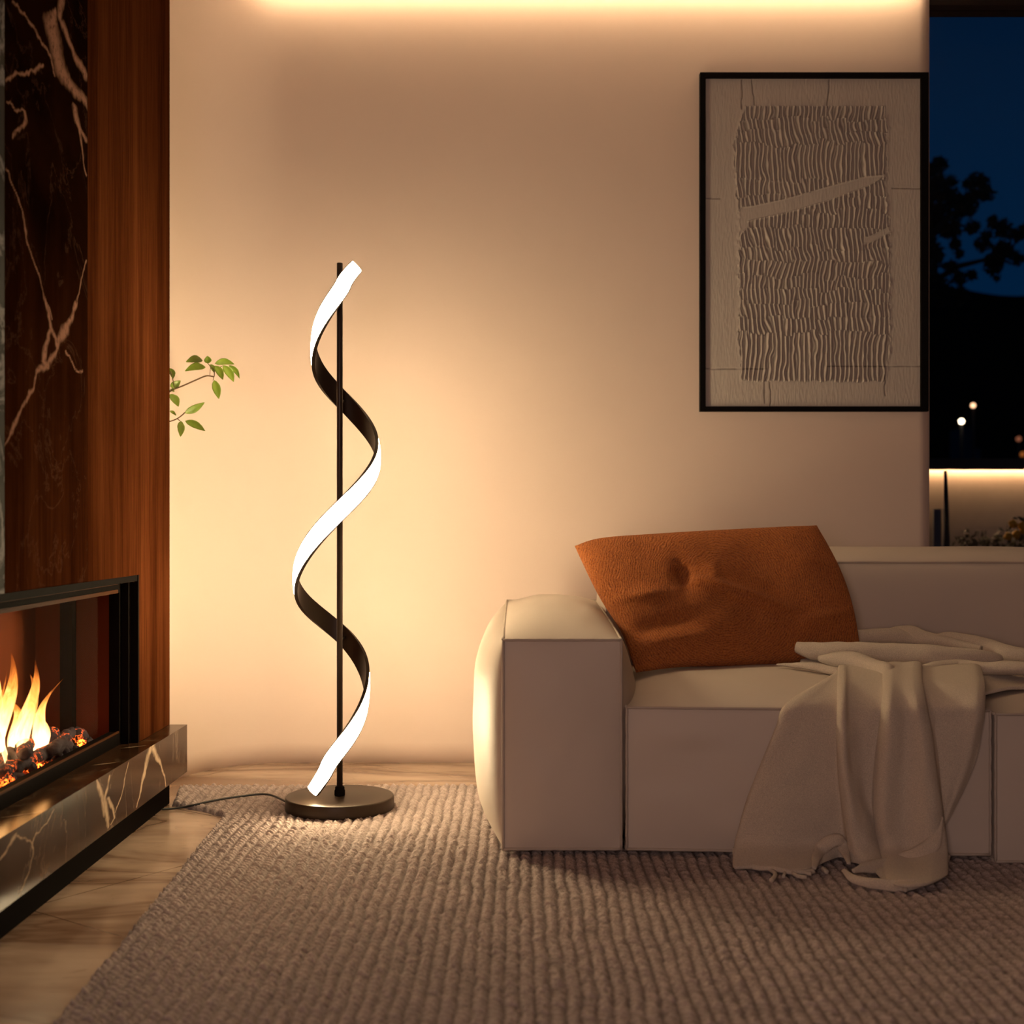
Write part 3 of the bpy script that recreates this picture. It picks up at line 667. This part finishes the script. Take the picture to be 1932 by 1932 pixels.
# columns: px per row, offset toward the room (cm) per row
cols = [
 ([1590,1545,1483,1466,1441,1418,1400,1388,1385], [0,.3,.6,.6,.8,.8,1,1.5,2.5]),
 ([1592,1550,1492,1476,1452,1428,1409,1396,1392], [.8,1.2,1.8,2.2,2.5,3,3.2,4,4.6]),
 ([1594,1563,1528,1518,1505,1488,1470,1458,1452], [1,1.2,1.4,1.8,2.6,3.4,3.8,4.2,4.0]),
 ([1595,1575,1562,1558,1552,1545,1536,1522,1520], [1,1,1.1,1.4,1.8,2.2,2.6,2.4,2.4]),
 ([1590,1584,1582,1580,1580,1583,1588,1588,1580], [1,1.2,1.2,1.5,1.8,1.8,1.2,.8,.8]),
 ([1584,1583,1582,1581,1582,1588,1595,1604,1606], [2.2,2.8,3.2,4,4.4,4.6,4.8,4.8,5.0]),
 ([1592,1593,1593,1593,1594,1600,1608,1616,1620], [3,4,4.6,5.6,6,6.4,6.4,6.6,6.6]),
 ([1605,1603,1602,1604,1606,1614,1626,1640,1648], [1.8,2,2.2,3,3.6,4.2,5,5.6,5.8]),
 ([1640,1635,1632,1632,1628,1630,1640,1655,1662], [1.2,1,1,1.2,1.5,1.8,2.6,4.0,5]),
 ([1672,1668,1664,1660,1652,1648,1650,1662,1672], [2,1.6,1.5,1.6,1.8,2,2.2,3.6,5]),
 ([1670,1668,1667,1663,1655,1650,1652,1664,1676], [4,4.2,4.2,4.4,4.6,4.8,5,5.4,6.4]),
 ([1684,1681,1680,1677,1672,1668,1670,1682,1694], [6,6.6,6.8,7,7.2,7.2,7.2,7.4,8]),
 ([1704,1704,1706,1706,1706,1704,1706,1714,1722], [5.4,5.6,5.8,5.8,5.6,5.6,6,7,8.2]),
 ([1724,1726,1730,1736,1742,1746,1750,1754,1756], [6.4,6.6,6.8,7,7.6,8.2,8.6,9,9]),
 ([1736,1738,1744,1752,1760,1767,1774,1780,1783], [5,5,5,5.4,6,6.6,7.2,7.6,7.4]),
 ([1738,1741,1748,1756,1765,1772,1779,1784,1786], [2,2,2,2.2,2.6,3,3.6,4.4,4.6]),
 ([1760,1762,1766,1768,1772,1776,1778,1778,1776], [1.4,1.2,1.2,1.2,1.2,1.2,1.4,1.6,1.6]),
 ([1800,1802,1804,1802,1798,1790,1780,1774,1770], [3,3,2.8,2.6,2.2,1.8,1.4,1.2,1.2]),
 ([1836,1840,1842,1838,1826,1806,1784,1772,1768], [4,4.4,4.4,4.4,4,3,1.6,1,1]),
 ([1850,1856,1857,1852,1840,1816,1788,1772,1766], [1.6,2,2,2,1.8,1.4,.8,.6,.6]),
]
botY = [14, 16, 16, 20, -5, 5, 8, 22, 36, 42, 44, 48, 50, 44, 30, 12, -20, -40, -50, -55]
CP = np.zeros((len(rowsY)+1, len(cols), 3))
for j, (xs_, of) in enumerate(cols):
    for i in range(len(rowsY)):
        y = rowsY[i]; 
        Yd = {0: 3.72, 1: 3.535, 2: 3.435}.get(i, YF-.002*max(0, i-3))
        Yd = Yd-.07*(xs_[i]-1480)/370*(1 if i > 0 else .3)*.6   # follow the slanted sofa front
        yy = y if i < 7 else y+(botY[j])*(.35 if i == 7 else 1.0)*(1 if botY[j] > 0 else 1)
        Yp = Yd-of[i]/100*1.15
        z_up = 0
        CP[i, j] = tuple(ground(xs_[i], yy, Yp, .028+.25*max(0, of[i]-5)/100))
        if i == 0: CP[i, j] = tuple(at(xs_[i], y-of[0]*2, Yd))
    last = CP[len(rowsY)-1, j]; CP[len(rowsY), j] = (last[0], last[1]-.012, last[2]-.004)
CP = CP[:-1]
t1 = np.linspace(0, CP.shape[0]-1, 130); t2 = np.linspace(0, CP.shape[1]-1, 300)
G = crom(CP, t1); G = np.swapaxes(crom(np.swapaxes(G, 0, 1), t2), 0, 1)
uu, vv = np.meshgrid(t2, t1)
G[..., 1] += .004*vnoise(uu*1.3, vv*1.5, 31)
G[..., 2] = np.maximum(G[..., 2], .022)
bl = grid_obj('throw_blanket', G, M_WOOL); md = bl.modifiers.new('s', 'SOLIDIFY'); md.thickness = .007; md.offset = 0
tag(bl, 'oatmeal wool throw blanket with tassels draped over the sofa seat', 'blanket')
def roll(name, path, rad, flat=.55, up=Vector((0, 0, 1)), n=60, seg=22):
    pts = smooth_path(path, n); rr = crom(np.array(rad)[:, None], np.linspace(0, len(rad)-1, n))[:, 0]
    rr = [max(.002, r_) for r_ in rr]
    V, Fc = tube_geo(pts, rr, seg, flat=flat, up=up)
    V = [v_+Vector(noise.noise_vector(v_*11))*.006+Vector(noise.noise_vector(v_*28))*.002 for v_ in V]
    return mesh_obj(name, V, Fc, M_WOOL, bl)
A = at
# under-layer of the heap lying on the seat
xs_ = np.linspace(0, 1, 130); ys_ = np.linspace(0, 1, 60); U, W = np.meshgrid(xs_, ys_)
frontline = crom([tuple(A(1500,1262,3.72)), tuple(A(1600,1275,3.66)), tuple(A(1680,1290,3.56)), tuple(A(1760,1292,3.50)), tuple(A(1850,1278,3.56)), tuple(A(1932,1272,3.60)), tuple(A(1990,1275,3.6))], U[0]*6)
backline = crom([tuple(A(1515,1222,4.02)), tuple(A(1590,1200,4.12)), tuple(A(1650,1206,4.12)), tuple(A(1700,1198,4.13)), tuple(A(1790,1208,4.13)), tuple(A(1870,1226,4.12)), tuple(A(1990,1238,4.12))], U[0]*6)
Gm = frontline[None]*(1-W[..., None])+backline[None]*W[..., None]
Gm[..., 2] += -.038+.012*np.sin(PI*W)+.010*np.sin(W*11+U*6)*np.sin(PI*W)+.006*vnoise(U*9, W*5, 41)
sh = grid_obj('folded_layer', Gm, M_WOOL, bl); md = sh.modifiers.new('s', 'SOLIDIFY'); md.thickness = .008
roll('fold', [A(1503,1222,3.93), A(1540,1229,3.90), A(1620,1231,3.87), A(1720,1238,3.84), A(1810,1243,3.82), A(1870,1245,3.82), A(1888,1243,3.84)], [.018,.030,.034,.036,.034,.026,.010], .95)
roll('fold', [A(1548,1243,3.83), A(1590,1246,3.79), A(1640,1258,3.72), A(1675,1272,3.63), A(1680,1290,3.55)], [.010,.030,.032,.028,.016], .9)
roll('fold', [A(1464,1254,3.84), A(1510,1256,3.80), A(1570,1264,3.73), A(1620,1276,3.65), A(1668,1294,3.53)], [.003,.013,.016,.017,.014], .75)
roll('fold', [A(1690,1275,3.62), A(1745,1262,3.72), A(1800,1254,3.78), A(1850,1260,3.74), A(1932,1262,3.70), A(1990,1266,3.70)], [.014,.024,.030,.036,.038,.034], .5)
roll('fold', [A(1510,1210,4.03), A(1560,1205,4.06), A(1620,1206,4.08), A(1690,1202,4.08), A(1730,1212,4.05)], [.012,.034,.040,.034,.012], .8)
roll('fold', [A(1640,1206,4.10), A(1700,1198,4.12), A(1750,1212,4.06), A(1850,1226,3.98)], [.010,.036,.040,.018], .8)
roll('fold', [A(1745,1214,4.08), A(1790,1208,4.10), A(1850,1222,4.05), A(1900,1236,3.98), A(1990,1246,3.95)], [.014,.036,.040,.038,.03], .8)
roll('fold', [A(1900,1228,4.10), A(1932,1236,4.10), A(1990,1240,4.08)], [.016,.03,.03], .6)
# turned-up hem folds at the foot of the drape
FU = Vector((0, -1, .6)).normalized()
Gd = lambda x, y, Y, z=.040: ground(x, y, Y, z)
roll('hem_fold', [Gd(1610,1645,3.33), Gd(1645,1636,3.31), Gd(1690,1628,3.29), Gd(1732,1612,3.28), Gd(1762,1584,3.29), Gd(1778,1540,3.31)], [.006,.016,.019,.021,.018,.004], .55, FU)
roll('hem_fold', [Gd(1592,1643,3.34), Gd(1615,1660,3.31,.032), Gd(1660,1667,3.30,.032), Gd(1720,1668,3.30,.032), Gd(1762,1650,3.31,.034), Gd(1787,1612,3.33)], [.006,.011,.013,.015,.014,.008], .6, FU)
roll('hem_fold', [Gd(1536,1636,3.36), Gd(1546,1606,3.36), Gd(1562,1588,3.36), Gd(1580,1584,3.36), Gd(1590,1600,3.36), Gd(1600,1632,3.35)], [.006,.016,.018,.016,.014,.005], .5, FU)
roll('hem_fold', [Gd(1386,1600,3.39), Gd(1390,1622,3.37,.03), Gd(1408,1634,3.36,.028), Gd(1450,1640,3.35,.028), Gd(1500,1645,3.35,.028), Gd(1535,1642,3.35,.028)], [.004,.006,.007,.007,.007,.006], .8, FU)
for pts, r_ in (([(1452,1637),(1462,1644),(1461,1652),(1455,1658)], .0055), ([(1466,1640),(1480,1642),(1478,1651)], .004), ([(1470,1632),(1490,1640),(1505,1650),(1522,1652)], .005), ([(1480,1628),(1505,1636),(1520,1644),(1531,1646)], .005),
                ([(1690,1665),(1705,1672),(1708,1676)], .006), ([(1700,1662),(1716,1664),(1722,1668)], .005), ([(1744,1650),(1752,1659),(1760,1664)], .0015), ([(1553,1636),(1560,1642)], .006)):
    P_ = [ground(x, y+3, 3.335, .026) for x, y in pts]
    tube('tassel', smooth_path(P_, 10), r_, M_WOOL, bl)

# ---------------------------------------------------------------- picture
pic = empty('framed_picture', (1.1, YW, 1.94)); tag(pic, 'large black framed pale textured relief artwork on the beige wall', 'picture')
YP = YW-.03
x0, x1 = (1321-CX)*YP/F, (1752.5-CX)*YP/F; z1, z0 = H-(136-CY)*YP/F, H-(776-CY)*YP/F
fw, fr_ = .0205, .0285
bm = bmesh.new()
add_box(bm, x0, x0+fw, YP, YW-.0005, z0, z1, .001); add_box(bm, x1-fr_, x1, YP, YW-.0005, z0, z1, .001)
add_box(bm, x0+fw, x1-fr_, YP, YW-.0005, z1-fw, z1, .001); add_box(bm, x0+fw, x1-fr_, YP, YW-.0005, z0, z0+fw*.9, .001)
bm_obj('frame', bm, M_FRAME, pic)
nx, ny = 400, 600
X_, Z_ = np.meshgrid(np.linspace(x0+fw-.002, x1-fr_+.002, nx), np.linspace(z0+fw*.9-.002, z1-fw+.002, ny))
px = CX+X_*F/YP; py = CY-(Z_-H)*F/YP
Hh = np.zeros(px.shape); cav = np.zeros(px.shape)
rows = [198, 222, 247, 268, 340, 365, 395, 430, 470, 492, 520, 545, 570, 600, 625, 718]
wpx = px+3.2*vnoise(px/14, py/26, 51)+1.2*vnoise(px/6, py/14, 59)
for i in range(len(rows)-1):
    a = rows[i]+11*vnoise(np.floor(px/17)*.9+i*3, px*0+.5, 60+i)*(i > 0); b = rows[i+1]+11*vnoise(np.floor(px/17)*.9+(i+1)*3, px*0+.5, 61+i)
    if i == len(rows)-2: b = rows[i+1]+3*vnoise(px/14, px*0, 90)
    inside = (py > a) & (py < b); lean = (rng.random()-.5)*.4
    phs = (wpx+(py-rows[i])*lean+rng.random()*10+5*vnoise(px/60, py/60, 70+i))/(9.2+1.6*(rng.random()-.5)); fr = phs-np.floor(phs)
    amp = .55+.45*vnoise(np.floor(phs)*1.7, np.floor(phs)*0+i, 52)
    r1 = np.exp(-((fr-.28)/.15)**2)*1.0+.35*np.exp(-((fr-.75)/.10)**2)
    tt = np.clip((py-a)/np.maximum(b-a, 1), 0, 1); endr = np.exp(-((tt-.02)/.05)**2)+np.exp(-((tt-.98)/.05)**2)
    val = np.where(inside, (r1*(.6+.5*amp)-.38+.4*endr*(.5+.5*vnoise(px/3, py/3, 53))), 0)
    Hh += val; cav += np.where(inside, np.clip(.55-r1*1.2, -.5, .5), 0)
le = np.interp(py, [198, 230, 270, 340, 420, 470, 560, 620, 718], [1410, 1397, 1387, 1390, 1396, 1392, 1398, 1394, 1402])+3*vnoise(py/8, py*0, 54)
re = np.interp(py, [198, 240, 330, 440, 560, 650, 718], [1668, 1678, 1672, 1680, 1680, 1680, 1672])+3*vnoise(py/8, py*0, 55)
mask = ((px > le) & (px < re)).astype(float)
# smooth bands crossing the relief
bl1 = np.interp(px, [1385, 1400, 1480, 1560, 1650, 1668], [430, 405, 388, 365, 337, 330]); hw1 = np.interp(px, [1385, 1420, 1560, 1640, 1668], [16, 12, 12, 8, 0])
bd1 = np.clip((hw1+3-np.abs(py-bl1))/3, 0, 1)
bl2 = np.interp(px, [1640, 1680], [452, 432]); bd2 = np.clip((8-np.abs(py-bl2))/3, 0, 1)*(px > 1632)*(px < 1684)
dC = np.hypot((px-1425)/1.0, (py-455)/1.0); bd3 = np.clip((9-np.abs(dC-36))/3, 0, 1)*(px < 1412)*(py > 405)*(py < 470)
band = np.clip(bd1+bd2+bd3, 0, 1); edge = (band*(1-band))*4
Hh = Hh*mask*(1-band)+edge*.5*mask+.12*band*mask
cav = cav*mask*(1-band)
rag = np.exp(-((px-le)/3)**2)+np.exp(-((px-re)/3)**2); Hh += .35*rag*(py > 198)*(py < 718)*(.5+.5*vnoise(px/3, py/5, 56))
crack = np.zeros(px.shape)
for (a, b, c, d) in ((1401,148,1401,203),(1567,148,1562,200),(1332,373,1360,373),(1332,695,1450,695),(1560,690,1738,690),(1672,700,1672,745),(1420,148,1425,195),(1685,353,1738,354),(1444,718,1444,760),(1455,720,1455,768)):
    L = (c-a)**2+(d-b)**2; t = np.clip(((px-a)*(c-a)+(py-b)*(d-b))/L, 0, 1); crack = np.maximum(crack, np.exp(-(np.hypot(px-a-t*(c-a)-1.2*vnoise(py/9, px/9, 57), py-b-t*(d-b))/1.0)**2))
Hh -= .4*crack
dep = YP+.014-.0095*Hh+.0006*vnoise(px/1.4, py/9, 58)
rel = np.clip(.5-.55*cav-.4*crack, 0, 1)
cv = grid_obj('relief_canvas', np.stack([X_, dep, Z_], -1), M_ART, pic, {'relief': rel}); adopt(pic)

# ---------------------------------------------------------------- floor lamp
LX, LY = -.556, 4.03
lamp = empty('floor_lamp', (LX, LY, .015)); tag(lamp, 'dark metal floor lamp with glowing spiral ribbon on a round base', 'lamp')
R0 = .167
lathe('base', [(0.001, .013), (R0-.004, .013), (R0-.0005, .016), (R0, .019), (R0, .050), (R0-.0012, .0535), (R0-.004, .0545), (.001, .0545)], LX, LY, M_LAMP, lamp, 96)
lathe('collar', [(.001, .054), (.0155, .054), (.0165, .056), (.0165, .070), (.0145, .073), (.0145, .080), (.013, .082), (.001, .082)], LX, LY, M_BLACK, lamp, 32)
lathe('pole', [(.001, .06), (.0092, .06), (.0092, 1.700), (.0085, 1.7015), (.001, 1.7015)], LX, LY, M_POLE, lamp, 24)
# spiral: phase 0 faces the room, pi/2 to its left
ph_k = [-.62, -.32, 0, PI/2, PI, 1.5*PI, 2*PI, 2.5*PI, 3*PI, 3.5*PI, 4*PI, 4*PI+.32, 4*PI+.60]
y_k = [513, 538, 568, 668, 752, 858, 975, 1110, 1208, 1312, 1412, 1448, 1480]
r_k = [64, 54, 49, 47, 56, 71, 78, 82, 64, 47, 53, 62, 72]
t = np.linspace(0, len(ph_k)-1, 520)
ph = crom(np.array(ph_k)[:, None], t)[:, 0]; yy = crom(np.array(y_k, float)[:, None], t)[:, 0]; rr = crom(np.array(r_k, float)[:, None], t)[:, 0]*LY/F
ker = np.ones(25)/25; rr = np.convolve(np.pad(rr, 24, mode='reflect', reflect_type='odd'), np.ones(49)/49, 'valid'); ph = np.convolve(np.pad(ph, 12, mode='reflect', reflect_type='odd'), ker, 'valid'); yy = np.convolve(np.pad(yy, 12, mode='reflect', reflect_type='odd'), ker, 'valid')
zz = H-(yy-CY)*LY/F
Cc = np.stack([LX-rr*np.sin(ph), LY-rr*np.cos(ph), zz], -1)
Tn = np.gradient(Cc, axis=0); Tn /= np.linalg.norm(Tn, axis=1)[:, None]
Nn = np.stack([-np.sin(ph), -np.cos(ph), 0*ph], -1); Nn -= Tn*(Nn*Tn).sum(1)[:, None]; Nn /= np.linalg.norm(Nn, axis=1)[:, None]
Bn = np.cross(Tn, Nn)
dl = np.gradient(Cc, axis=0); dphi = np.gradient(ph); hz = np.hypot(dl[:, 0], dl[:, 1]); ca = -dl[:, 2]/np.linalg.norm(dl, axis=1); sa = hz/np.linalg.norm(dl, axis=1)
ws = np.interp(t/t[-1], [0, .3, .7, 1], [.86, 1.08, 1.08, .86])
def ribbon(name, prof2, mat, parent):
    """sweep a closed (across, out) profile that hugs the cylinder the spiral runs round"""
    k = len(prof2); Vv = []
    for b_, n_ in prof2:
        s_ = b_*ws; p2 = ph+s_*ca/rr; r2 = rr+n_
        Vv.append(np.stack([LX-r2*np.sin(p2), LY-r2*np.cos(p2), zz+s_*sa], -1))
    P_ = np.stack(Vv, 1); m_ = len(Cc); V = [Vector(q) for q in P_.reshape(-1, 3)]
    Fc = [(i*k+j, i*k+(j+1) % k, (i+1)*k+(j+1) % k, (i+1)*k+j) for i in range(m_-1) for j in range(k)]
    Fc += [tuple(range(k))[::-1], tuple(range((m_-1)*k, m_*k))]
    o = mesh_obj(name, V, Fc, mat, parent, False)
    bm = bmesh.new(); bm.from_mesh(o.data); bmesh.ops.recalc_face_normals(bm, faces=bm.faces); bm.to_mesh(o.data); bm.free(); return o
Wd, Th = .0250, .0075
def lin(a, b, n_, k=9): return [(a+(b-a)*i/k, n_) for i in range(k+1)]
sp_ = ribbon('spiral_arm', [(-Wd, Th)]+lin(-Wd, Wd, -Th*.4)+[(Wd, Th), (Wd-.0024, Th)]+lin(Wd-.0024, -Wd+.0024, 0)+[(-Wd+.0024, Th)], M_LAMP, lamp)
ribbon('light_diffuser', [(b_, Th-.001+.0045*(1-(b_/(Wd-.0026))**2)**.6) for b_, _ in lin(-Wd+.0026, Wd-.0026, 0, 14)]+lin(Wd-.0026, -Wd+.0026, .0004), M_LED, sp_)
for phi in (0, PI, 2*PI, 3*PI, 4*PI):
    i = int(np.argmin(abs(ph-phi))); a = Vector(Cc[i]); tube('clip', [Vector((LX, LY, a.z)), a], .004, M_POLE, lamp)
cp = [at(530, 1500, 4.03), at(500, 1499, 4.06), atz(450, 1503, .022), atz(400, 1511, .022), atz(370, 1518, .016), atz(340, 1524, .006), atz(306, 1527, .006)]
cp[0] = Vector((LX-R0+.01, LY, .030)); cp[1] = atz(505, 1499, .026)
pr = tube('power_cord', smooth_path(cp, 60), .0035, M_CORD, lamp); adopt(lamp)

# ---------------------------------------------------------------- leafy branches in a slim vase behind the chimney breast
vp = empty('leafy_plant', (-1.19, 4.255, 0)); tag(vp, 'green leafy branches reaching out from behind the walnut panel', 'plant')
lathe('vase', [(.001, 0), (.03, 0), (.033, .3), (.026, .7), (.02, .85), (.018, .85), (.001, .8)], -1.19, 4.255, M_VASE, vp, 32)
PY = 4.33
def P2(px, py, d=0): return at(px, py, PY+d)
brs = [([(-1.19, 4.255, .82), P2(285, 860), P2(300, 760), P2(322, 738), P2(345, 728), P2(372, 716), P2(390, 709), P2(404, 711)], .0026),
       ([(-1.19, 4.255, .82), P2(284, 860), P2(302, 800), P2(321, 795), P2(334, 790), P2(344, 783), P2(349, 778)], .0022),
       ([P2(404, 711), P2(404, 700), P2(396, 690), P2(386, 679)], .0014), ([P2(396, 707), P2(397, 695)], .001), ([P2(404, 700), P2(420, 690)], .0012), ([P2(404, 709), P2(402, 718)], .0012),
       ([P2(330, 734), P2(326, 716), P2(322, 700)], .0015), ([P2(334, 790), P2(340, 794)], .0015)]
for pts, r_ in brs: tube('branch', smooth_path([Vector(q) for q in pts], 24), r_, M_STEM, vp, 6)
def leaf(base, tip, wd, droop, mat=M_LEAF):
    n, k = 14, 6; b, t_ = Vector(base), Vector(tip); ax = t_-b; L = ax.length; ax.normalize()
    side_ = ax.cross(Vector((0, 1, .25))).normalized(); nn = side_.cross(ax).normalized(); V, Fc = [], []
    for i in range(n+1):
        s = i/n; w_ = wd*(math.sin(PI*s**.85)**.85)*(1-.15*s)+.0002
        c_ = b.lerp(t_, s)+side_*droop*math.sin(PI*s)+nn*.006*math.sin(PI*s)
        for j in range(k+1):
            q = j/k*2-1; V.append(c_+side_*w_*q+nn*(-.22*w_*abs(q)+.0008*math.sin(s*26)*abs(q)))
    for i in range(n):
        for j in range(k): Fc.append((i*(k+1)+j, i*(k+1)+j+1, (i+1)*(k+1)+j+1, (i+1)*(k+1)+j))
    o = mesh_obj('leaf', V, Fc, mat, vp); md = o.modifiers.new('s', 'SOLIDIFY'); md.thickness = .0006
def zl(x, y): return (x/3.577, 560+y/3.577)
for bx, by, tx, ty, wpx_, dr in ((1368,430,1254,440,9,-12), (1388,475,1247,502,9,-14), (1402,450,1400,398,9,0), (1450,450,1583,455,8,12), (1450,465,1505,560,9,6), (1505,462,1578,575,10,7),
      (1545,462,1617,552,6,9), (1446,562,1478,690,10,0), (1420,455,1448,515,6,3), (1146,482,1168,555,7,5), (1150,608,1220,565,9,-4), (1148,625,1178,640,5,0),
      (1150,655,1205,742,10,5), (1247,785,1382,712,9,-4), (1250,838,1386,906,9,6), (1222,838,1218,945,9,0), (1148,768,1190,802,4,0)):
    a = zl(bx, by); b = zl(tx, ty); k = PY/F
    leaf(P2(*a, random.uniform(-.015, .015)), P2(*b, random.uniform(-.02, .03)), wpx_*k*.85, dr*k*.35)
adopt(vp)
